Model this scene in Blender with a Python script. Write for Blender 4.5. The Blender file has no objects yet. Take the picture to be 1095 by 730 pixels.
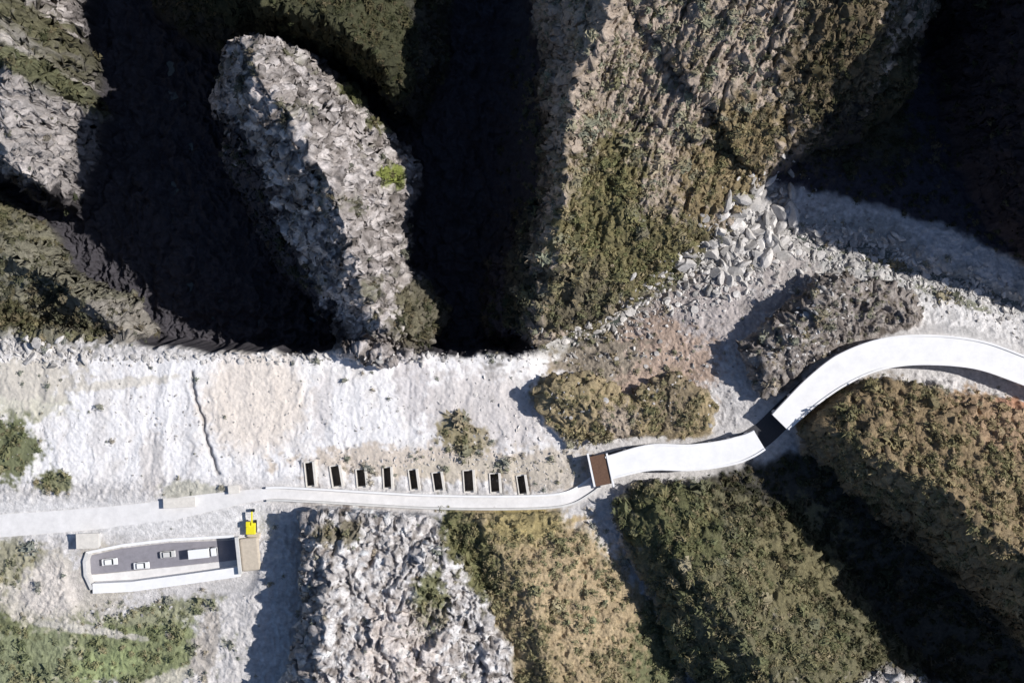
import bpy, math, numpy as np
from mathutils import Vector
rng=np.random.default_rng(7)
S=0.25; CX,CY=547.5,365.0; H=400.0
def conv(x,y,h=0.0):
    k=(H-h)/H
    return CX+(x-CX)*k, CY+(y-CY)*k
def W(x,y,z): return ((x-CX)*S,(CY-y)*S,z)
def sm(t):
    t=np.clip(t,0,1); return t*t*(3-2*t)
# ---------------- noise -----------------
def perlin(x,y,seed=0):
    r=np.random.default_rng(seed); N=256
    a=r.random((N,N))*2*np.pi; gx=np.cos(a).astype(np.float32); gy=np.sin(a).astype(np.float32)
    xi=np.floor(x).astype(np.int32); yi=np.floor(y).astype(np.int32)
    xf=(x-xi).astype(np.float32); yf=(y-yi).astype(np.float32)
    xi&=255; yi&=255; x1=(xi+1)&255; y1=(yi+1)&255
    u=xf*xf*xf*(xf*(xf*6-15)+10); v=yf*yf*yf*(yf*(yf*6-15)+10)
    n00=gx[xi,yi]*xf+gy[xi,yi]*yf; n10=gx[x1,yi]*(xf-1)+gy[x1,yi]*yf
    n01=gx[xi,y1]*xf+gy[xi,y1]*(yf-1); n11=gx[x1,y1]*(xf-1)+gy[x1,y1]*(yf-1)
    a=n00+u*(n10-n00); b=n01+u*(n11-n01)
    return (a+v*(b-a))*1.5
def fbm(x,y,o=4,seed=0,ridged=False):
    s=0;a=1;t=0
    for i in range(o):
        n=perlin(x*2**i+13.7*i,y*2**i+7.1*i,seed+i)
        if ridged: n=1-2*np.abs(n)
        s=s+n*a; t+=a; a*=0.5
    return s/t
def worley(x,y,seed=0):
    r=np.random.default_rng(seed); N=256
    jx=r.random((N,N)).astype(np.float32); jy=r.random((N,N)).astype(np.float32); val=r.random((N,N)).astype(np.float32)
    xi=np.floor(x).astype(np.int32); yi=np.floor(y).astype(np.int32)
    f1=np.full(x.shape,9,np.float32); f2=f1.copy(); v=np.zeros_like(f1)
    for dx in(-1,0,1):
        for dy in(-1,0,1):
            a=(xi+dx)&255;b=(yi+dy)&255
            d=np.sqrt((xi+dx+jx[a,b]-x)**2+(yi+dy+jy[a,b]-y)**2)
            m=d<f1
            f2=np.where(m,f1,np.minimum(f2,d)); v=np.where(m,val[a,b],v); f1=np.where(m,d,f1)
    return f1,f2,v
# ---------------- grid ------------------
step=1.0
gx=np.arange(-150,1260,step,dtype=np.float32); gy=np.arange(-130,860,step,dtype=np.float32)
X,Y=np.meshgrid(gx,gy); NY,NX=X.shape
warpx=13*fbm(X/50,Y/50,3,11)+7*fbm(X/13,Y/13,3,21)
warpy=13*fbm(X/50,Y/50,3,31)+7*fbm(X/13,Y/13,3,41)
XW=X+warpx; YW=Y+warpy
def segdist(x,y,ax,ay,bx,by):
    dx,dy=bx-ax,by-ay
    t=np.clip(((x-ax)*dx+(y-ay)*dy)/(dx*dx+dy*dy+1e-9),0,1)
    return np.hypot(x-ax-t*dx,y-ay-t*dy),t
def polysd(x,y,poly):
    d=np.full(x.shape,1e9,np.float32); ins=np.zeros(x.shape,bool); n=len(poly)
    for i in range(n):
        ax,ay=poly[i]; bx,by=poly[(i+1)%n]
        dd,_=segdist(x,y,ax,ay,bx,by); d=np.minimum(d,dd)
        if ay!=by:
            c=((ay>y)!=(by>y))&(x<(bx-ax)*(y-ay)/(by-ay)+ax); ins^=c
    return np.where(ins,d,-d)
def pathd(x,y,pts):
    d=np.full(x.shape,1e9,np.float32); h=np.zeros_like(d)
    for i in range(len(pts)-1):
        a=pts[i];b=pts[i+1]
        dd,t=segdist(x,y,a[0],a[1],b[0],b[1]); m=dd<d
        h=np.where(m,a[2]+(b[2]-a[2])*t,h); d=np.where(m,dd,d)
    return d,h
def cr(pts,n=8):
    P=np.array(pts,float); P=np.vstack([2*P[0]-P[1],P,2*P[-1]-P[-2]]); out=[]
    for i in range(1,len(P)-2):
        for k in range(n):
            t=k/n; p0,p1,p2,p3=P[i-1:i+3]
            out.append(0.5*((2*p1)+(-p0+p2)*t+(2*p0-5*p1+4*p2-p3)*t*t+(-p0+3*p1-3*p2+p3)*t**3))
    out.append(P[-2]); return np.array(out)
cp=np.array([(0,390,0),(100,400,0),(200,390,0),(300,390,-.5),(400,390,-1),(500,390,-2),(580,390,-4),(0,470,1.5),(150,470,1.5),(300,470,1.5),(450,460,1.5),(550,450,1.5),
(-150,400,0),(-150,560,4),(0,560,4),(150,550,4),(280,527,4),(450,532,4),(600,530,5),(0,640,5),(100,690,6),(200,640,5),(0,740,8),(200,740,8),(330,570,5),(-150,860,10),(200,860,10),
(650,400,-3),(700,430,0),(620,350,-8),(700,350,-6),(800,300,-4),(850,350,-1),(900,300,-4),(780,440,1),(700,480,2.5),(860,400,2.5),(950,345,1),(1000,330,-3),(1100,372,1),(1100,330,-5),(1050,300,-5),
(650,505,3),(800,480,2.5),(900,400,2.5),(1000,375,2.5),(1100,400,2.5),(1260,420,3),(790,530,1),(850,590,-5),(930,660,-10),(1030,750,-15),(640,560,3),(700,600,3),(560,600,4),(640,740,4),(400,740,6),(1260,500,4),(1260,860,-15),
(800,200,-6),(950,200,-6),(1080,200,-6),(1000,0,-14),(700,-50,-14),(1260,200,-4),(1260,-130,-14),(400,860,6),(800,860,3),(300,200,-10),(0,200,-10),(0,-100,-10),(400,0,-10)],float)
D=np.hypot(cp[:,None,0]-cp[None,:,0],cp[:,None,1]-cp[None,:,1])
A=np.block([[D,np.ones((len(cp),1))],[np.ones((1,len(cp))),np.zeros((1,1))]])
w=np.linalg.solve(A,np.append(cp[:,2],0))
base=np.full(X.shape,w[-1],np.float32)
for i,c in enumerate(cp): base+=np.float32(w[i])*np.hypot(X-c[0],Y-c[1]).astype(np.float32)
GZ=-34.0
edge=np.interp(X,[-150,0,60,180,230,350,480,600,1300],[352,356,362,374,379,378,382,376,372])+0.5*warpy+4*fbm(X/14,Y/60,3,77)
gw=sm((edge-Y)/12)*sm((590-X)/70)
base=base*(1-gw)+GZ*gw
chan=cr([(540,374,-9.5),(600,370,-9.2),(650,352,-8.8),(720,300,-7.8),(775,262,-7.2),(830,236,-6.8),(880,262,-6.5),(935,262,-6.1),(985,288,-5.8),(1040,300,-5.5),(1110,328,-5.2),(1260,350,-5)],6)
cd,ch=pathd(X,Y,chan)
cdw=cd+0.5*warpx
kk=np.exp(-(np.maximum(cdw,0)/24)**2)*sm((X-560)/60)
base=base*(1-kk)+(ch-0.3)*kk
kk2=np.exp(-(cdw/7)**2)*sm((X-560)/40); base-=0.7*kk2
M=[
 ('cliffTL',[(-160,-140),(75,-140),(95,-20),(112,60),(124,130),(110,180),(92,238),(60,222),(20,200),(-160,195)],[(-90,-140,60),(-10,0,44),(10,80,36),(5,150,22)],.8,'rock',-30),
 ('lobeTL',[(-160,185),(0,200),(55,236),(84,290),(140,318),(172,352),(125,384),(40,370),(-160,360)],[(-160,250,26),(-20,262,16),(60,300,3),(125,345,-5)],.7,'veg',-25),
 ('pillar',[(252,70),(285,50),(345,66),(385,100),(416,140),(446,175),(456,205),(440,238),(444,280),(468,310),(484,335),(460,380),(415,388),(372,376),(330,322),(290,270),(254,200),(242,120)],[(268,55,40),(290,98,42),(324,142,40),(350,190,35),(368,245,29),(384,295,20),(408,345,6)],.58,'rock',-28),
 ('top',[(150,-140),(165,10),(200,50),(260,70),(345,70),(400,105),(445,140),(475,80),(500,-140)],[(225,-120,32),(290,0,24),(350,20,22),(415,75,14)],.75,'vegd',-28),
 ('big',[(540,-140),(575,60),(580,150),(575,215),(535,260),(505,320),(520,362),(575,368),(640,350),(705,312),(762,268),(808,218),(850,178),(915,150),(965,120),(985,40),(995,-140)],[(930,-120,62),(760,-60,54),(660,-20,50),(614,100,40),(604,200,31),(594,290,15),(570,345,0)],.66,'cliff',-8),
 ('cliffR',[(985,-140),(1000,60),(1020,170),(1060,250),(1110,305),(1200,335),(1300,340),(1300,-140)],[(1160,-140,92),(1150,60,88),(1160,180,68),(1220,270,40)],.9,'redrock',-5),
 ('crag',[(322,545),(350,533),(420,538),(480,545),(515,600),(550,640),(590,720),(620,870),(290,870),(300,760),(322,680),(326,600)],[(345,556,12),(350,620,18),(352,700,22),(330,860,28)],.62,'white',3),
 ('strip',[(468,545),(520,538),(600,540),(640,570),(700,640),(745,720),(800,870),(560,870),(520,700),(490,600)],[(515,556,9),(555,620,13),(585,700,15),(610,860,18)],.8,'vegt',3),
 ('hillC',[(652,525),(690,514),(760,510),(830,535),(900,590),(962,670),(1010,740),(1080,870),(800,870),(740,740),(700,650),(668,590)],[(695,535,12),(728,590,18),(780,660,23),(850,760,28),(900,860,30)],.7,'veg',2),
 ('hillR',[(846,450),(880,415),(930,402),(1010,408),(1095,432),(1300,455),(1300,900),(1155,748),(1070,662),(1003,606),(944,556),(884,506),(850,480)],[(870,446,12),(925,474,23),(1010,528,33),(1085,588,40),(1170,660,46),(1280,760,52)],.75,'vegb',0),
 ('outcrop1',[(572,415),(600,402),(640,402),(672,420),(700,410),(720,395),(755,425),(765,462),(720,472),(640,475),(600,470),(580,450)],[(588,425,7),(630,435,7),(700,440,4),(740,445,3)],.7,'vegt',0),
 ('outcrop2',[(788,370),(820,345),(855,318),(885,292),(945,298),(985,325),(990,350),(930,364),(880,385),(850,418),(810,420)],[(818,390,9),(850,355,9),(895,318,8),(950,330,3)],.65,'brown',-1),
 ('cragBR',[(850,705),(900,695),(960,705),(1030,745),(1080,870),(860,870)],[(870,740,22),(930,760,25),(980,850,22)],.6,'white',10),
]
Z=base.copy(); typ=np.full(X.shape,-1,np.int8); T=np.zeros_like(X)
names=['rock','veg','vegd','cliff','redrock','white','vegt','vegb','brown']
for nm,poly,ridge,p,ty,fh in M:
    P=[conv(a,b,fh) for a,b in poly]
    R=[(*conv(a,b,h),h) if not nm=='cliffR' else (a,b,h) for a,b,h in ridge]
    sd=polysd(XW,YW,P); dR,hR=pathd(X+.7*warpx,Y+.7*warpy,R)
    sdc=np.maximum(sd,0); t=sdc/(sdc+dR+1e-3)
    h=base+(hR-base)*t**p
    m=(sd>0)&(h>Z)
    Z=np.where(m,h,Z); typ=np.where(m,names.index(ty),typ); T=np.where(m,t,T)
inM=sm(T*6)
def mask(*tys): 
    r=np.zeros(X.shape,np.float32)
    for t in tys: r[typ==names.index(t)]=1
    return r
def blur(a,k=2):
    for _ in range(2):
        b=a.copy()
        for d in range(1,k+1):
            b[d:]+=a[:-d]; b[:-d]+=a[d:]
        b/=2*k+1; a=b; b=a.copy()
        for d in range(1,k+1):
            b[:,d:]+=a[:,:-d]; b[:,:-d]+=a[:,d:]
        a=b/(2*k+1)
    return a
mk={n:blur(mask(n),2) for n in names}
vegm=mk['veg']+mk['vegd']+mk['vegt']+mk['vegb']
ang=math.atan2(330,-150); ux,uy=math.cos(ang),math.sin(ang)
sa=(X*ux+Y*uy); sb=(-X*uy+Y*ux)
w1,w2,wv=worley((X+2*warpx)/30,(Y+2*warpy)/38,5)
v1,v2,vv=worley((X+1.2*warpx)/9,(Y+1.2*warpy)/11,6)
u1,u2,uv=worley((X+1.2*warpx)/4,(Y+1.2*warpy)/4.6,8)
rid=fbm(XW/60,YW/60,5,51,True); rid2=fbm(XW/18,YW/22,5,61,True); ridv=fbm((X+2*warpx)/48,(Y+1.5*warpy)/100,6,55,True)
fine=fbm(X/5.5,Y/5.5,3,65,True)
streak=fbm(sb/5.5+warpx/9,sa/60,4,71,True); streak2=fbm(sb/20,sa/110,3,75,True)
amp=inM
det=mk['rock']*amp*(3.2*rid+2.6*rid2+2.8*(wv-.5)+1.4*(vv-.5)+.7*(uv-.5)+.6*fine)
det+=mk['white']*amp*(5.6*ridv+1.6*rid2+2.2*(wv-.5)+1.1*(vv-.5)+.5*(uv-.5)+.4*fine)
det+=mk['cliff']*amp*(1.6*streak+2.6*streak2+1.5*rid2+.7*(vv-.5)+.5*fine)
det+=mk['redrock']*amp*(4*rid+2*rid2)+mk['brown']*amp*(2.2*rid2+1.5*(vv-.5)+1.2*rid+.7*(uv-.5))
det+=vegm*amp*(2.0*rid+1.3*rid2+.5*(vv-.5)+.45*fine)
gul=fbm(X/30+warpx/30,Y/150,4,81,True)
ground=(1-inM)*(1-gw)
terr=sm((Y-376)/12)*sm((525-Y)/25)*sm((620-X)/40)
det+=ground*(terr*(.5*gul+.2*rid2+.12*fine)+(1-terr)*(.5*rid2+.6*fbm(X/30,Y/30,3,91)+.2*fine+.3*(uv-.5))+.08*fbm(X/4,Y/4,2,95))
det+=gw*(1-inM)*(3.0*rid2+2.5*rid+1.2*(vv-.5))
det*=1-np.clip(kk2*.75,0,1)
ck,_=pathd(X+.6*warpx,Y,[(204,398,0),(210,430,0),(224,468,0),(236,505,0)])
det-=.9*np.exp(-(ck/1.8)**2)
roof=cr([(1260,450),(1150,418),(1095,396),(1045,379),(990,374),(945,378),(905,393),(872,416),(845,441),(816,468),(785,482),(740,489),(695,489),(650,500)],8)
ROOFZ=8.0; RD=2.6
roofP=np.array([conv(a,b,ROOFZ) for a,b in roof])
lowroad=cr([(-150,572),(-60,568),(0,562),(80,556),(160,548),(230,536),(285,528),(330,529),(400,533),(460,536),(540,537),(600,534),(628,522),(652,502)],6)
def hroad(x): return np.interp(x,[-150,280,600,650],[4,4,4.2,2.8])
lowP=np.array([(*conv(a,b,4),hroad(a)) for a,b in lowroad])
def flat(pts,hw,bl):
    global Z,det,inM
    d,h=pathd(X,Y,[tuple(p) for p in pts])
    k=1-sm((d-hw)/bl)
    Z=Z*(1-k)+h*k; det=det*(1-k); return k
k1=flat([(a,b,RD-.25) for a,b in roofP],16,14)
k2=flat([(a,b,c-.25) for a,b,c in lowP],9,10)
kL=sm((X+200)/50)*sm((300-X)/20)*np.exp(-((Y-552)/20)**4)
Z=Z*(1-.8*kL)+3.85*.8*kL; det*=1-.85*kL
Z=Z+det
cut=[(92,592),(130,584),(180,578),(250,574),(256,614),(200,622),(140,630),(98,632),(91,612)]
cs=polysd(X,Y,[conv(a,b,4) for a,b in cut])
around=1-sm((-cs-14)/12); Z=Z*(1-around)+4.4*around
Z=np.where(cs>0,1.0,Z)
bays=[]
pit=np.zeros(X.shape,bool); nearb=np.zeros(X.shape,bool)
for i,x in enumerate((331,359,386,414,442,468,501,529,558)):
    y=507+(i%3)*.8+i*1.2; rot=math.radians(6+3*math.sin(i*1.7)); bx_,by_=conv(x,y,4); hl=(12.5 if i==0 else 10.2)+1.0*math.sin(i*2.3); hw_=4.6+.5*math.sin(i*1.3)
    c,s_=math.cos(rot),math.sin(rot); u=(X-bx_)*c-(Y-by_)*s_; v=(X-bx_)*s_+(Y-by_)*c
    near=(np.abs(u)<hw_+4)&(np.abs(v)<hl+3); Z=np.where(near,3.5,Z); nearb|=near
    m=(np.abs(u)<hw_)&(np.abs(v)<hl); Z=np.where(m,.8,Z); pit|=m
    bays.append((bx_,by_,rot,hl,hw_))
Z=Z.astype(np.float32)
def zat(x,y):
    i=np.clip(((np.asarray(y)+130)/step).round().astype(int),0,NY-1); j=np.clip(((np.asarray(x)+150)/step).round().astype(int),0,NX-1)
    return Z[i,j]
# ---------------- colour & vegetation density -------------
def C(*c): return np.array(c,np.float32)
col=np.zeros(X.shape+(3,),np.float32)+C(.57,.545,.53)
n1=fbm(X/35,Y/35,4,101); n2=fbm(X/9,Y/9,3,111); n3=fbm(X/70,Y/70,3,121); nv=fbm((X+warpx)/16,Y/110,4,131); n4=fbm(X/4,Y/4,2,141)
dens=np.zeros_like(X)+.006
def mix(c,wt):
    global col
    col=col*(1-wt[...,None])+c*wt[...,None]
def md(v,wt):
    global dens
    dens=dens*(1-wt)+v*wt
def blob(x,y,rx,ry,a,c,d=None,h=0,s=1.0,rough=.55):
    x,y=conv(x,y,h); a=math.radians(a); dx=X-x;dy=Y-y
    u=(dx*math.cos(a)+dy*math.sin(a))/rx; v=(-dx*math.sin(a)+dy*math.cos(a))/ry
    r=np.sqrt(u*u+v*v)+rough*(n2*1.0+n1*.9+n4*.3)
    wt=sm((1.15-r)/.45)*s
    if c is not None: mix(C(*c),wt)
    if d is not None: md(d,wt)
mix(C(.76,.74,.735),terr)
mix(C(.52,.49,.475),terr*sm(nv*2.0-.05)*.6)
mix(C(.58,.54,.50),terr*sm(n1*2.2-.1+n2)*.5)
blob(272,430,62,60,0,(.68,.60,.52),h=1,rough=.25,s=.8)
blob(520,440,80,50,10,(.53,.485,.46),s=.75)
blob(440,410,20,50,0,(.50,.46,.45),s=.6)
blob(345,430,10,45,5,(.56,.52,.50),s=.6)
blob(165,500,14,40,0,(.50,.46,.43),s=.6)
blob(110,440,10,60,4,(.55,.52,.50),s=.5)
blob(130,410,60,6,-6,(.56,.51,.42),s=.6)
blob(30,430,45,25,0,(.52,.49,.38),.05,s=.8)
blob(10,478,40,34,0,(.17,.18,.10),.4)
blob(60,515,22,14,0,(.22,.22,.13),.4)
blob(35,405,60,25,0,(.54,.50,.44),.06)
blob(720,330,140,50,-30,(.44,.38,.35),.02)
blob(760,350,70,40,-25,(.48,.43,.41),.008)
blob(690,390,80,55,0,(.46,.35,.28),.08)
blob(640,380,50,30,0,(.34,.29,.23),.09)
blob(860,300,70,40,-10,(.42,.38,.36),.02)
blob(1010,310,150,36,18,(.46,.45,.435),.03)
blob(930,256,80,28,18,(.42,.41,.39),.03)
blob(1050,345,90,26,14,(.66,.64,.63),.008)
blob(945,278,60,6,18,(.22,.22,.16),.25)
blob(1030,320,50,6,20,(.26,.26,.2),.2)
blob(820,275,14,8,0,(.22,.17,.13),0)
blob(790,240,70,35,-40,(.38,.37,.35),0)
blob(580,500,60,25,0,(.54,.48,.41),.08)
blob(450,492,140,18,0,(.56,.48,.40),.06,s=.9)
blob(500,470,30,18,0,(.36,.31,.22),.25)
blob(488,460,20,20,0,(.28,.24,.15),.35)
blob(510,500,90,14,0,(.52,.46,.38),.09)
blob(50,640,110,60,0,(.52,.48,.42),.04)
blob(60,700,120,50,0,(.38,.36,.27),.14)
blob(150,690,85,44,-5,(.24,.26,.14),.34)
blob(110,708,50,18,-10,(.28,.32,.16),.10)
blob(40,700,60,36,0,(.25,.27,.16),.2)
blob(20,600,35,28,0,(.34,.32,.23),.22)
blob(60,625,34,30,0,(.60,.55,.50),.01)
blob(180,650,60,12,-8,(.32,.32,.21),.35)
blob(5,660,40,10,20,(.19,.20,.11),.45)
blob(180,722,60,8,-20,(.50,.47,.39),.04)
blob(100,668,60,5,8,(.52,.49,.43),.02)
blob(225,690,14,45,8,(.46,.42,.38),.07)
blob(210,525,40,12,0,(.52,.50,.43),.1)
mix(C(.72,.70,.685),np.clip(kL,0,1)*.85)
mix(C(.06,.055,.068),gw); mix(C(.10,.09,.10),gw*sm(n2*2))  # gorge floor albedo darkened so its shade reads near black
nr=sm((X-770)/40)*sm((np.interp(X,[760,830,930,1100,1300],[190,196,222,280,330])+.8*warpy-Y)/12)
mix(C(.055,.05,.06),nr); md(.15,nr)  # shade of the right-hand cliff put into the ground colour
sv=sm((polysd(XW,YW,[(735,512),(800,488),(850,470),(960,540),(1100,660),(1290,850),(1290,930),(1000,930),(870,650),(780,560)]))/12); mix(C(.075,.07,.058),sv); md(.4,sv)  # valley shade painted as dark ground colour
I=inM
mix(C(.40,.355,.33),mk['rock']*I); mix(C(.68,.62,.59),mk['rock']*I*sm(n2*1.8+.25+(uv-.5)*1.2+(vv-.5)*.8)*.88)
mix(C(.14,.12,.105),mk['rock']*I*sm(-n2*2.2-.4+(vv<.2)*.7+(rid2<-.1)*.4)*.8)
mix(C(.07,.06,.055),mk['rock']*I*np.exp(-((w2-w1)/.05)**2)*.7)
gm=mk['rock']*I*sm(n1*2.6+n4*.8-.4); mix(C(.14,.14,.08),gm*.75); md(.35,gm)
mix(C(.55,.51,.485),mk['white']*I); mix(C(.79,.76,.745),mk['white']*I*sm(n2*2+.4+(uv-.5))*.88)
mix(C(.20,.165,.14),mk['white']*I*sm(-n2*2.2-.3+(vv<.2)*.5)*.8)
gm=mk['white']*I*sm(-ridv*2.2+n2+.0); mix(C(.17,.15,.10),gm*.75); md(.33,gm)
mix(C(.29,.235,.165),mk['cliff']*I); mix(C(.56,.46,.38),mk['cliff']*I*sm(streak*1.7+.05)*.85)
mix(C(.10,.085,.045),mk['cliff']*I*sm(-streak*1.7+n2*.9-.1)*.7)
mix(C(.05,.04,.045),mk['redrock']); mix(C(.32,.28,.255),mk['brown']*I); mix(C(.48,.44,.40),mk['brown']*I*sm(n2*2+.1)*.7); mix(C(.12,.10,.08),mk['brown']*I*sm(-n2*2.5-.1)*.75)  # redrock is near black: the cliff's shade is painted in
mix(C(.19,.175,.105),mk['veg']*I); mix(C(.08,.08,.045),mk['vegd'])
mix(C(.42,.335,.205),mk['vegt']*I); mix(C(.33,.25,.15),mk['vegb']*I)
mix(C(.21,.19,.105),mk['vegt']*I*sm(n2*2+n1*1.5)*.6); mix(C(.16,.145,.075),mk['vegb']*I*sm(n2*2+n1*1.8)*.65)
mix(C(.38,.34,.28),mk['veg']*I*sm(n2*2.4-n1*1.5-.7)*.7)
md(.28,mk['cliff']*I); md(.16,mk['brown']*I)
md(.75,mk['veg']*I); md(.7,mk['vegd']); md(.55,mk['vegt']*I); md(.7,mk['vegb']*I); md(.2,mk['redrock'])
bmp=np.clip(.35+.65*I+(1-terr)*.3,0,1)
# patches
blob(98,70,30,90,-10,(.13,.13,.07),.75,16)
blob(40,25,60,35,0,(.16,.15,.09),.7,35)
blob(60,150,40,65,20,(.52,.475,.45),.08,16,s=.6)
blob(15,110,30,70,0,(.46,.42,.40),.10,30,s=.6)
blob(30,70,40,14,20,(.16,.16,.09),.6,32)
blob(40,210,30,14,30,(.05,.045,.045),.3,0)  # near-black patch paints the shade of a crevice
blob(60,300,90,60,20,(.26,.245,.19),.8,6,s=.8)
blob(125,345,40,22,20,(.35,.32,.28),.5,-4)
blob(412,185,14,12,0,(.26,.29,.08),.6,14,rough=.25)
blob(372,78,22,22,40,(.15,.155,.07),.5,20)
blob(395,120,12,16,40,(.17,.17,.08),.4,18)
blob(450,335,34,40,0,(.20,.18,.12),.6,0)
blob(268,200,30,70,-20,(.09,.08,.085),.3,5)  # pillar's left flank: shade painted into the rock colour
blob(310,290,30,60,-35,(.09,.08,.085),.3,-5)  # painted flank shade continues down the pillar
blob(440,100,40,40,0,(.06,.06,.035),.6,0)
blob(645,230,48,85,15,(.23,.20,.10),.6,28)
blob(695,275,75,38,-35,(.21,.185,.095),.6,8)
blob(620,320,50,45,0,(.21,.18,.12),.6,8)
blob(545,200,42,190,5,(.06,.058,.045),.4,5,rough=.2)  # big cliff's left flank darkened to paint its shaded side
blob(540,320,40,50,0,(.08,.075,.055),.5,0,rough=.3)  # shade painted on the gully side at the cliff foot
blob(900,70,60,80,0,(.19,.15,.095),.5,30)
blob(930,150,70,34,0,(.055,.05,.045),.3,0)  # dark patch paints the shadow lying right of the big cliff
blob(960,100,30,60,0,(.09,.08,.05),.5,10)
blob(780,170,45,70,40,(.30,.235,.135),.4,15)
blob(460,640,18,34,0,(.25,.25,.14),.45,10)
blob(430,690,50,50,0,(.72,.63,.57),.06,12,s=.55)
blob(330,640,26,110,0,(.42,.37,.34),.12,12,s=.5)
blob(365,570,26,14,0,(.26,.23,.17),.35,12)
blob(505,590,24,60,-30,(.21,.20,.10),.65,10)
blob(690,690,40,60,-30,(.20,.205,.11),.6,8)
blob(620,640,60,80,-30,(.50,.39,.245),.40,12)
blob(560,560,40,20,0,(.44,.36,.18),.5,8)
blob(720,560,50,40,30,(.15,.15,.075),.8,10)
blob(850,600,60,60,30,(.22,.195,.11),.6,10)
blob(1060,450,70,30,15,(.44,.31,.20),.4,8)
blob(1085,432,22,6,15,(.46,.27,.18),.1,4)
blob(970,450,60,40,15,(.32,.24,.145),.5,12)
blob(600,420,34,20,0,(.38,.31,.19),.45,5)
blob(660,450,20,20,0,(.46,.38,.30),.12,3)
blob(720,430,22,34,0,(.31,.25,.17),.45,4)
dm=sm((-3-Z)/5)*(X<585)*sm((edge+2-Y)/6); mix(C(.065,.06,.068),dm*(1-mk['rock']*I*.75)*(1-mk['veg']*I)*(1-mk['vegd']*.5))  # gorge walls below the terrace edge: shade painted as dark albedo
mix(C(.16,.14,.12),pit.astype(np.float32))  # bay floors coloured dark to deepen the shade inside
col*= (1+.26*n2[...,None]+.16*n1[...,None]+.16*n4[...,None])*(1-terr[...,None])+terr[...,None]*(1+.11*n2[...,None]+.06*n1[...,None]+.07*n4[...,None])
wet=np.exp(-(cdw/8)**2)*sm((X-560)/40); mix(C(.17,.17,.14),wet*.5)
mix(C(.12,.10,.09),np.exp(-(ck/2.0)**2)*.6)
col=np.clip(col,.012,.82)
dens=dens*(1-k1)*(1-k2*.9)*(cs<-6)*(1-gw*(1-inM))
dens*=1-blur(pit.astype(np.float32),6)
# ---------------- materials -------------------
def mat(name,c=(.5,.5,.5),rough=.9,noise=0.0,scale=1.0,bump=0.0,attr=None,metal=0.0):
    m=bpy.data.materials.new(name); m.use_nodes=True; nt=m.node_tree; N=nt.nodes; L=nt.links
    b=N['Principled BSDF']; b.inputs['Roughness'].default_value=rough; b.inputs['Metallic'].default_value=metal
    b.inputs['Specular IOR Level'].default_value=.15
    tc=N.new('ShaderNodeTexCoord'); alpha=None
    if attr:
        a=N.new('ShaderNodeVertexColor'); a.layer_name=attr; src=a.outputs['Color']; alpha=a.outputs['Alpha']
    else:
        a=N.new('ShaderNodeRGB'); a.outputs[0].default_value=(*c,1); src=a.outputs[0]
    if noise>0:
        nz=N.new('ShaderNodeTexNoise'); nz.inputs['Scale'].default_value=scale; nz.inputs['Detail'].default_value=8; nz.inputs['Roughness'].default_value=.75
        L.new(tc.outputs['Object'],nz.inputs['Vector'])
        mr=N.new('ShaderNodeMapRange'); mr.inputs['From Min'].default_value=.3; mr.inputs['From Max'].default_value=.7
        mr.inputs['To Min'].default_value=1-noise; mr.inputs['To Max'].default_value=1+noise
        L.new(nz.outputs['Fac'],mr.inputs['Value'])
        fac=mr.outputs[0]
        if name.startswith('terrain'):
            mm=N.new('ShaderNodeMath'); mm.operation='SUBTRACT'; mm.inputs[1].default_value=1; L.new(fac,mm.inputs[0])
            m2=N.new('ShaderNodeMath'); m2.operation='MULTIPLY_ADD'; m2.inputs[2].default_value=1; L.new(mm.outputs[0],m2.inputs[0]); L.new(alpha,m2.inputs[1]); fac=m2.outputs[0]
        mx=N.new('ShaderNodeVectorMath'); mx.operation='SCALE'
        L.new(src,mx.inputs[0]); L.new(fac,mx.inputs['Scale']); src=mx.outputs[0]
        if bump>0:
            bp=N.new('ShaderNodeBump'); bp.inputs['Strength'].default_value=1; bp.inputs['Distance'].default_value=bump
            if name.startswith('terrain'): L.new(alpha,bp.inputs['Strength'])
            L.new(nz.outputs['Fac'],bp.inputs['Height']); L.new(bp.outputs[0],b.inputs['Normal'])
    L.new(src,b.inputs['Base Color'])
    return m
m_ter=mat('terrain_ground',attr='Col',noise=.40,scale=.9,bump=1.0,rough=.95)
m_shrub=mat('shrub_foliage',attr='Col',noise=.3,scale=3,rough=.8)
m_boul=mat('boulder_stone',attr='Col',noise=.25,scale=2,bump=.1)
m_conc=mat('white_concrete',(.80,.79,.78),.8,.09,.25,.02)
m_conc2=mat('grey_concrete',(.58,.57,.55),.85,.12,.6,.03)
m_conc3=mat('weathered_concrete',(.66,.62,.56),.85,.15,.8,.03)
m_asph=mat('asphalt',(.06,.06,.065),.9,.15,1.5,.01)
m_asph2=mat('worn_asphalt',(.25,.24,.265),.9,.15,.5,.01)
m_dirt=mat('dusty_road',(.70,.68,.665),.95,.12,.4,.04)
m_rust=mat('rusty_steel',(.13,.075,.05),.7,.3,2,.02)
m_white=mat('white_paint',(.8,.8,.8),.4,.03,3)
m_yel=mat('yellow_paint',(.75,.66,.03),.45,.05,3)
m_dark=mat('dark_glass_and_shade',(.02,.025,.03),.1,.1,2)
m_tire=mat('black_rubber',(.02,.02,.02),.9,.1,4)
m_beige=mat('beige_concrete',(.52,.45,.36),.9,.15,1,.04)
m_wat=mat('river_water',(.08,.09,.075),.15,.3,.3,.02)
m_wat.node_tree.nodes['Principled BSDF'].inputs['Specular IOR Level'].default_value=.5
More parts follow.
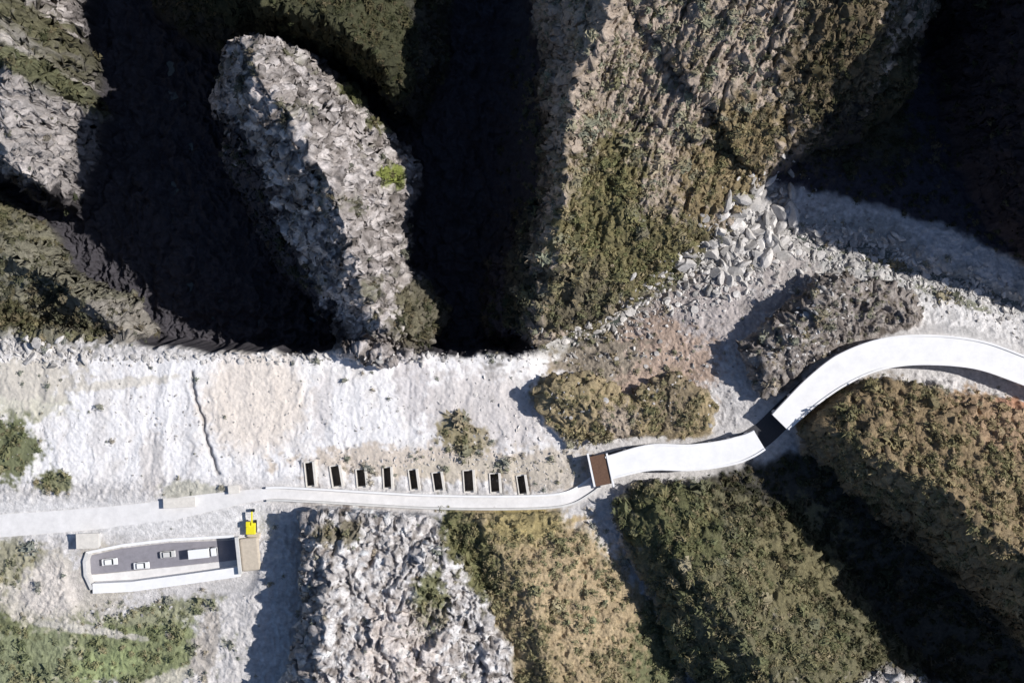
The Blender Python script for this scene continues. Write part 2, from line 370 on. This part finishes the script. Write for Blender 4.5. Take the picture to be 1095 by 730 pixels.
def npmesh(name,verts,faces,m,colors=None,smooth=False):
    me=bpy.data.meshes.new(name); nv=len(verts); nf,k=faces.shape
    me.vertices.add(nv); me.vertices.foreach_set('co',np.ascontiguousarray(verts,np.float32).ravel())
    me.loops.add(nf*k); me.loops.foreach_set('vertex_index',faces.astype(np.int32).ravel())
    me.polygons.add(nf); me.polygons.foreach_set('loop_start',np.arange(0,nf*k,k,dtype=np.int32))
    me.polygons.foreach_set('use_smooth',np.full(nf,smooth))
    me.update(calc_edges=True)
    if colors is not None:
        if colors.shape[1]==3: colors=np.hstack([colors,np.ones((nv,1))])
        ca=me.color_attributes.new('Col','FLOAT_COLOR','POINT')
        ca.data.foreach_set('color',colors.astype(np.float32).ravel())
    me.materials.append(m); o=bpy.data.objects.new(name,me); bpy.context.scene.collection.objects.link(o); return o
# sideways roughness so that steep walls break into ledges and buttresses
gyy,gxx=np.gradient(blur(Z,3),step*S); slope=np.hypot(gxx,gyy)
ks=sm((slope-.7)/1.2)*sm(I*1.2)*(1-k1)*(1-k2)*(~nearb)*(cs<-8)
a_=fbm(X/16+Z/5,Y/16-Z/7,4,201)+.5*fbm(X/6+Z/2.2,Y/6,2,211); b_=fbm(X/16-Z/6,Y/16+Z/5,4,221)+.5*fbm(X/6,Y/6+Z/2.2,2,231)
led=fbm(X/60,Z/3.2,3,241,True)
gn=slope+1e-3
OX=ks*(2.6*a_-gxx/gn*1.4*led); OY=ks*(2.6*b_+gyy/gn*1.4*led)
V=np.stack([(X-CX)*S+OX,(CY-Y)*S+OY,Z],-1).reshape(-1,3)
idx=np.arange(NX*NY).reshape(NY,NX)
F=np.stack([idx[:-1,:-1],idx[1:,:-1],idx[1:,1:],idx[:-1,1:]],-1).reshape(-1,4)
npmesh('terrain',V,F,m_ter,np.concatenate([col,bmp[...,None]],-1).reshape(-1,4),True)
fg=np.array([(-3000,-3000,-45),(3000,-3000,-45),(3000,3000,-45),(-3000,3000,-45)],float)
npmesh('ground',fg,np.array([[0,1,2,3]]),mat('far_ground',(.16,.14,.09),.95,.4,.05,.5))
def ribbon(pts,hw,zs,thick=None):
    P=np.asarray(pts,float)[:,:2]; t=np.gradient(P,axis=0); t/=np.linalg.norm(t,axis=1)[:,None]+1e-9
    n=np.stack([-t[:,1],t[:,0]],1); hw=np.broadcast_to(hw,(len(P),))[:,None]
    a=P+n*hw; b=P-n*hw; zs=np.broadcast_to(zs,(len(P),))
    top=[W(a[i,0],a[i,1],zs[i]) for i in range(len(P))]+[W(b[i,0],b[i,1],zs[i]) for i in range(len(P))]
    n_=len(P); f=[(i,i+1,n_+i+1,n_+i) for i in range(n_-1)]
    if thick:
        top+= [(x,y,z-thick) for x,y,z in top]; o=2*n_
        f+=[(o+i,o+n_+i,o+n_+i+1,o+i+1) for i in range(n_-1)]
        f+=[(i,o+i,o+i+1,i+1) for i in range(n_-1)]+[(n_+i,n_+i+1,o+n_+i+1,o+n_+i) for i in range(n_-1)]
        f+=[(0,n_,o+n_,o),(n_-1,o+n_-1,o+2*n_-1,2*n_-1)]
    return np.array(top),np.array(f)
rv=cr([(520,352),(440,350),(350,352),(260,345),(200,320),(170,250),(165,150),(150,60),(140,-20),(130,-125)],8)
v,f=ribbon(rv,14,GZ+.6); npmesh('river',v,f,m_wat)
chs=chan[chan[:,0]>590]
v,f=ribbon(chs,7,chs[:,2]-.80); npmesh('stream',v,f,m_wat)
def empty(name,loc=(0,0,0)):
    e=bpy.data.objects.new(name,None); e.location=loc; bpy.context.scene.collection.objects.link(e); return e
def child(o,p):
    o.parent=p; o.matrix_parent_inverse=p.matrix_basis.inverted(); return o
BF=np.array([[0,3,2,1],[4,5,6,7],[0,1,5,4],[1,2,6,5],[2,3,7,6],[3,0,4,7]])
def box(name,x,y,lx,ly,z0,z1,rot=0,m=m_conc,p=None,bev=.05,taper=1.0):
    c,s=math.cos(rot),math.sin(rot); wx,wy,_=W(x,y,0); vs=[]
    for z,k in((z0,1),(z1,taper)):
        for a,b in((-1,-1),(1,-1),(1,1),(-1,1)):
            u,v_=a*lx/2*k,b*ly/2*k; vs.append((wx+u*c-v_*s,wy+u*s+v_*c,z))
    o=npmesh(name,np.array(vs),BF,m)
    if bev: 
        b=o.modifiers.new('b','BEVEL'); b.width=bev; b.segments=2
    if p: child(o,p)
    return o
low2=lowP.copy(); hwv=np.interp(low2[:,0],[-150,200,290,600],[13,11,5.6,5.6])
v,f=ribbon(low2[:,:2],hwv,low2[:,2]); npmesh('road',v,f,m_dirt)
par=empty('parapet_wall')
for side,nm in((1,'outer_wall'),(-1,'inner_wall')):
    sel=low2[low2[:,0]>285]; t=np.gradient(sel[:,:2],axis=0); t/=np.linalg.norm(t,axis=1)[:,None]; n=np.stack([-t[:,1],t[:,0]],1)
    v,f=ribbon(sel[:,:2]+n*side*6.8,1.0,sel[:,2]+(.9 if side<0 else .7),1.6); child(npmesh(nm,v,f,m_conc2 if side>0 else m_conc),par)
v,f=ribbon(roofP,13,RD); npmesh('road',v,f,m_asph)
def gallery(sel,hw,name='rockfall_gallery'):
    g=empty(name,W(*sel[len(sel)//2],0)); P=sel
    v,f=ribbon(P,hw,ROOFZ,.9); child(npmesh('roof_slab',v,f,m_conc),g)
    t=np.gradient(P,axis=0); t/=np.linalg.norm(t,axis=1)[:,None]; n=np.stack([-t[:,1],t[:,0]],1)
    for s in(1,-1):
        hh=(hw-1.2)[:,None]
        v,f=ribbon(P+n*s*hh,1.0,ROOFZ+.35,.34); child(npmesh('edge_beam',v,f,m_conc),g)
    L=np.cumsum(np.r_[0,np.hypot(*np.diff(P,axis=0).T)]); k=0
    for d in np.arange(6,L[-1],22):
        i=min(np.searchsorted(L,d),len(P)-1); rot=math.atan2(-t[i,1],t[i,0])
        for s in(1,-1):
            x,y=P[i]+n[i]*s*(hw[i]-2.5)
            box('column_%d'%k,x,y,.8,.8,zat(x,y)-.5,ROOFZ-.9,rot,m_conc,g,.04); k+=1
rx=roof[:,0]
selA=roofP[rx>=832]; hwA=np.interp(roof[rx>=832][:,0],[832,870,900,1000,1100],[12,14.5,16.5,16,15])
selB=roofP[(rx<=814)]; hwB=np.interp(roof[rx<=814][:,0],[650,700,790,814],[12.5,14,14,12])
gallery(selA,hwA); gallery(selB,hwB)
pt=empty('tunnel_portal'); px,py=conv(642,502,7)
r=math.radians(12)
box('canopy',px,py,4.2,8.0,7.6,8.1,r,m_rust,pt); 
for i,(dx,dy) in enumerate(((-7,-14),(-7,14),(7,-14),(7,14))): box('post_%d'%i,px+dx,py+dy,.5,.5,2.5,7.6,r,m_rust,pt)
box('side_beam',px-10,py,.5,9,7.0,8.3,r,m_conc,pt)
box('side_beam_2',px+10,py,.5,9,7.0,8.5,r,m_conc,pt)
bw=empty('gallery_with_open_bays')
for i,(x,y,rot,hl,hw_) in enumerate(bays):
    c,s_=math.cos(rot),math.sin(rot); L_=hl*2*S
    for sd_,w_ in((1,.7),(-1,.3)):
        u=sd_*(hw_+w_/2/S-.4); box('rib_%d_%d'%(i,sd_>0),x+u*c,y-u*s_,w_,L_+.4,.7,4.6 if sd_>0 else 3.8,rot,m_conc3,bw)
    for sv_ in(1,-1):
        u=sv_*(hl+.4); box('beam_%d_%d'%(i,sv_>0),x+u*s_,y+u*c,hw_*2*S-.1,.35,.7,3.8,rot,m_conc3,bw)
def wallpath(name,pts,th,z0,z1,m,p=None):
    P=np.array([conv(a,b,z1) for a,b in pts]); v,f=ribbon(P,th/2/S,z1,z1-z0); o=npmesh(name,v,f,m)
    if p: child(o,p)
    return o
rw=empty('ramp_retaining_wall')
wallpath('north_wall',[(92,591),(130,583),(180,577),(250,573)],.7,.5,5.0,m_conc,rw)
wallpath('south_wall',[(99,629),(140,627),(200,619),(256,611)],2.6,.5,5.3,m_conc,rw)
wallpath('end_wall',[(93,591),(90,600),(91,615),(98,630)],.8,.5,5.2,m_conc2,rw)
def sheet(name,pts,z,m):
    P=[W(*conv(a,b,z),z) for a,b in pts]; me=bpy.data.meshes.new(name); me.from_pydata(P,[],[tuple(range(len(P)))[::-1]]); me.materials.append(m)
    o=bpy.data.objects.new(name,me); bpy.context.scene.collection.objects.link(o); return o
sheet('pavement',[(94,594),(130,586),(180,580),(252,577),(254,598),(180,606),(97,614)],1.06,m_asph2)
sheet('pavement',[(97,614.5),(180,606.5),(254,598.5),(255,611),(200,619),(140,627),(99,629)],1.06,m_dirt)
tp=empty('tunnel_portal'); x,y=conv(268,592,5)
box('portal_block',x,y,5.4,9.4,0,6.0,math.radians(6),m_beige,tp,.5,.92)
box('lintel',x-12,y+1,.9,9.8,4.2,6.6,math.radians(6),m_conc2,tp)
box('shoulder',x+3,y-20,4.4,2.0,2,5.2,math.radians(-10),m_beige,tp,.3,.8)
box('opening_shade',x-13.5,y+1,.3,7,1.0,4.1,math.radians(6),m_dark,tp,0)  # dark slab stands in for the shaded tunnel mouth
def shed(x,y,lx,ly,h,rot,m=m_conc2):
    x,y=conv(x,y,5); e=empty('site_shed',W(x,y,0)); g=float(zat(x,y))
    box('walls',x,y,lx-.5,ly-.5,g-.5,g+h,rot,m,e); box('roof',x,y,lx,ly,g+h,g+h+.25,rot,m_conc3,e,.06)
    box('door',x,y+ly/2/S-.7,.9,.1,g,g+min(h-.2,2),rot,m_dark,e,0)
shed(96,577,6,4,2.6,.03); shed(192,537,8.5,2.6,1.4,.05); shed(250,523,3,2.2,1.2,.1,m_beige)
def vehicle(name,x,y,z,L,Wd,rot,truck=False,m=m_white):
    x,y=conv(x,y,z); e=empty(name,W(x,y,z)); c,s=math.cos(rot),math.sin(rot)
    def at(u,v): return x+(u*c-v*s)/S, y-(u*s+v*c)/S
    if truck:
        box('cargo_body',*at(-.9,0),L*.68,Wd,z+.9,z+2.9,rot,m,e,.06); box('cab',*at(L*.38,0),L*.2,Wd*.95,z+.5,z+2.5,rot,m,e,.2,.92)
        box('windscreen',*at(L*.475,0),.12,Wd*.8,z+1.5,z+2.2,rot,m_dark,e,0); box('chassis',*at(0,0),L*.95,Wd*.5,z+.5,z+.9,rot,m_tire,e,.03)
    else:
        box('body',*at(0,0),L,Wd,z+.3,z+.95,rot,m,e,.18,.97); box('windows',*at(-.15,0),L*.58,Wd*.88,z+.95,z+1.38,rot,m_dark,e,.1,.82); box('roof',*at(-.2,0),L*.42,Wd*.72,z+1.38,z+1.45,rot,m,e,.03)
    for i,(a,b) in enumerate(((.32,.45),(.32,-.45),(-.32,.45),(-.32,-.45))):
        bpy.ops.mesh.primitive_cylinder_add(radius=.36 if not truck else .48,depth=.25,vertices=20,location=W(*at(a*L,b*Wd),z+.37),rotation=(math.pi/2,0,rot))
        o=bpy.context.object; o.name='wheel_%d'%i; o.data.materials.append(m_tire); child(o,e)
vehicle('parked_car',118,600,1.07,4.3,1.8,.1); vehicle('parked_car',152,604,1.07,4.3,1.8,.08)
vehicle('truck',218,590,1.07,8,2.4,.1,True); vehicle('parked_car',180,592,1.07,4.2,1.8,.1,m=m_conc2)
x,y=conv(268,563,6); z=float(zat(x,y)); ex=empty('excavator',W(x,y,z))
box('track_left',x-4.4,y,.6,3.4,z,z+.8,0,m_tire,ex,.25); box('track_right',x+4.4,y,.6,3.4,z,z+.8,0,m_tire,ex,.25)
box('upper_body',x,y+2,2.5,3.0,z+.85,z+2.1,0,m_yel,ex,.15); box('cab',x-2.6,y-3,1.1,1.5,z+.9,z+2.8,0,m_yel,ex,.1,.9); box('cab_glass',x-2.6,y-6.3,.9,.08,z+1.7,z+2.6,0,m_dark,ex,0)
box('boom',x+1.6,y-9,.4,3.6,z+2.0,z+2.6,0,m_yel,ex,.05); box('bucket',x+1.6,y-17,1.0,.8,z+.4,z+1.3,0,m_dark,ex,.1)
# ---------------- scattered things -------------
import bmesh
def ico(sub):
    bm=bmesh.new(); bmesh.ops.create_icosphere(bm,subdivisions=sub,radius=1); v=np.array([x.co[:] for x in bm.verts]); f=np.array([[q.index for q in p.verts] for p in bm.faces]); bm.free(); return v,f
iv,if_=ico(2)
def scatter(name,px,py,sc,cols,m,kind,nvar=8,sink=.3):
    vs=[];fs=[];cs_=[];off=0
    var=[]
    for k in range(nvar):
        r=np.random.default_rng(100+k)
        if kind=='shrub':
            v0,f0=ico(1); v0=np.array(v0)
            d=1+.34*np.sin(v0@r.normal(size=3)*3.1+r.random()*6)+.25*r.normal(size=len(v0))*.8
            v=v0*d[:,None]*np.array([1,1,.8])*.82; f=f0
            n=30; dirs=r.normal(size=(n,3)); dirs[:,2]=np.abs(dirs[:,2]); dirs/=np.linalg.norm(dirs,axis=1)[:,None]
            c=dirs*r.uniform(.75,1.5,(n,1))*np.array([1,1,.85]); a=r.normal(size=(n,3))*.25; b=r.normal(size=(n,3))*.25
            q=np.stack([c-a,c+b,c+a],1).reshape(-1,3); qf=np.arange(3*n).reshape(n,3)+len(v)
            v=np.vstack([v,q]); f=np.vstack([f,qf])
        else:
            pl=r.normal(size=(7,3)); pl/=np.linalg.norm(pl,axis=1)[:,None]; v=iv*1.3
            for q in pl:
                dd=v@q; v=v-np.maximum(dd-.6,0)[:,None]*q
            v=v*r.uniform(.55,1.25,3); f=if_
        var.append((v,f))
    ks_=rng.integers(0,nvar,len(px)); zz=zat(px,py)
    iy=np.clip((py+130).round().astype(int),0,NY-1); ix=np.clip((px+150).round().astype(int),0,NX-1); ox=OX[iy,ix]; oy=OY[iy,ix]
    for k in range(nvar):
        s=ks_==k; n=s.sum()
        if n==0: continue
        v,f=var[k]; a=rng.random(n)*6.28; c,si=np.cos(a),np.sin(a); sx=sc[s]
        st=rng.uniform(.7,1.3,n)
        vx=(v[None,:,0]*c[:,None]*st[:,None]-v[None,:,1]*si[:,None])*sx[:,None]; vy=(v[None,:,0]*si[:,None]*st[:,None]+v[None,:,1]*c[:,None])*sx[:,None]
        vz=v[None,:,2]*sx[:,None]
        wx=(px[s]-CX)*S+ox[s]; wy=(CY-py[s])*S+oy[s]
        vv_=np.stack([vx+wx[:,None],vy+wy[:,None],vz+(zz[s]+sx*sink)[:,None]],-1)
        cc=np.repeat(cols[s][:,None,:],len(v),1)*(.8+.4*rng.random((n,len(v),1)))
        ff=f[None]+ (np.arange(n)*len(v))[:,None,None]+off
        vs.append(vv_.reshape(-1,3)); fs.append(ff.reshape(-1,3)); cs_.append(cc.reshape(-1,3)); off+=n*len(v)
    npmesh(name,np.vstack(vs),np.vstack(fs),m,np.clip(np.vstack(cs_),0,.9))
NC=260000
px=rng.uniform(-40,1140,NC); py=rng.uniform(-40,780,NC)
ii=((py+130)/step).astype(int); jj=((px+150)/step).astype(int)
cl=dens[ii,jj]*np.clip(.7+2.3*n2[ii,jj]+1.9*n1[ii,jj],0,2)
keep=rng.random(NC)<cl*.48
px,py,ii,jj=px[keep],py[keep],ii[keep],jj[keep]
n=len(px); sc=np.exp(rng.normal(math.log(.46),.52,n)); sc=np.clip(sc,.18,2.2)*np.where(typ[ii,jj]==names.index('vegt'),.8,1)*np.where(typ[ii,jj]==names.index('cliff'),1.1,1)
gcol=col[ii,jj]
pal=np.array([(.10,.115,.05),(.155,.15,.07),(.23,.195,.10),(.065,.072,.038),(.30,.24,.145)])
pc=pal[rng.choice(5,n,p=[.27,.26,.20,.13,.14])]
cols=pc*.64+np.minimum(gcol,.45)*.38
dk=(gw+nr+sv)[ii,jj]>.5
cols[dk]*=.5  # shrub colours halved inside the painted shade zones
scatter('shrubs',px,py,sc,cols,m_shrub,'shrub')
print('shrubs',n)
bx=[];by=[];bs=[]
def bl(cx,cy,rx,ry,a,n,s0,s1):
    a=math.radians(a); u=rng.normal(size=n)*.5; v=rng.normal(size=n)*.5
    bx.extend(cx+u*rx*math.cos(a)-v*ry*math.sin(a)); by.extend(cy+u*rx*math.sin(a)+v*ry*math.cos(a)); bs.extend(s0*(s1/s0)**(rng.random(n)**2.2))
bl(805,245,62,38,-40,700,.4,2.7); bl(780,275,60,32,-35,420,.3,1.9); bl(900,260,100,26,15,700,.25,1.3); bl(1020,305,130,26,18,900,.2,1.1)
bl(650,345,70,22,-20,240,.25,1.1); bl(700,310,60,15,-35,200,.3,1.3); bl(300,383,420,6,0,500,.2,.9); bl(30,375,60,16,10,100,.4,1.8); bl(560,450,80,60,0,160,.15,.6)
bl(740,400,120,60,0,300,.15,.7); bl(300,450,350,60,0,900,.1,.4); bl(60,375,80,10,8,60,.3,1.2); bl(560,500,60,20,0,120,.15,.5); bl(150,645,120,10,-5,80,.15,.5)
bl(870,300,70,30,0,300,.15,.9); bl(440,490,140,14,0,260,.12,.45); bl(860,350,70,40,-30,200,.2,.9); bl(770,310,80,30,-30,250,.2,.9)
bx=np.array(bx);by=np.array(by);bs=np.array(bs); rd1,_=pathd(bx,by,[(a,b,0) for a,b in roofP]); ok=(bx>-140)&(bx<1250)&(zat(bx,by)>-25)&(rd1>17); bx,by,bs=bx[ok],by[ok],bs[ok]
bc=np.array([.50,.475,.45])*rng.uniform(.55,1.35,(len(bx),1))
scatter('boulders',bx,by,bs,bc,m_boul,'rock',sink=.1)
# ---------------- light / world / camera ----------------
el=math.radians(43); az=math.radians(9)
dirv=Vector((math.cos(el)*math.cos(az),math.cos(el)*math.sin(az),math.sin(el)))
sl=bpy.data.lights.new('sun','SUN'); sl.energy=5; sl.angle=math.radians(.5); sl.color=(1,.97,.935)
so=bpy.data.objects.new('sun',sl); so.rotation_euler=dirv.to_track_quat('Z','Y').to_euler(); so.location=(100,50,300); bpy.context.scene.collection.objects.link(so)
w_=bpy.data.worlds.new('World'); bpy.context.scene.world=w_; w_.use_nodes=True; nt=w_.node_tree
sk=nt.nodes.new('ShaderNodeTexSky'); sk.sky_type='NISHITA'; sk.sun_disc=False; sk.sun_elevation=el; sk.sun_rotation=math.pi/2-az; sk.ozone_density=6
nt.links.new(sk.outputs[0],nt.nodes['Background'].inputs[0]); nt.nodes['Background'].inputs[1].default_value=.085
cam=bpy.data.cameras.new('camera'); co=bpy.data.objects.new('camera',cam); co.location=(0,0,H); cam.sensor_width=36; cam.lens=36*H/(1095*S); cam.clip_end=5000
bpy.context.scene.collection.objects.link(co); bpy.context.scene.camera=co
vs_=bpy.context.scene.view_settings; vs_.view_transform='Standard'; vs_.look='None'; vs_.exposure=0
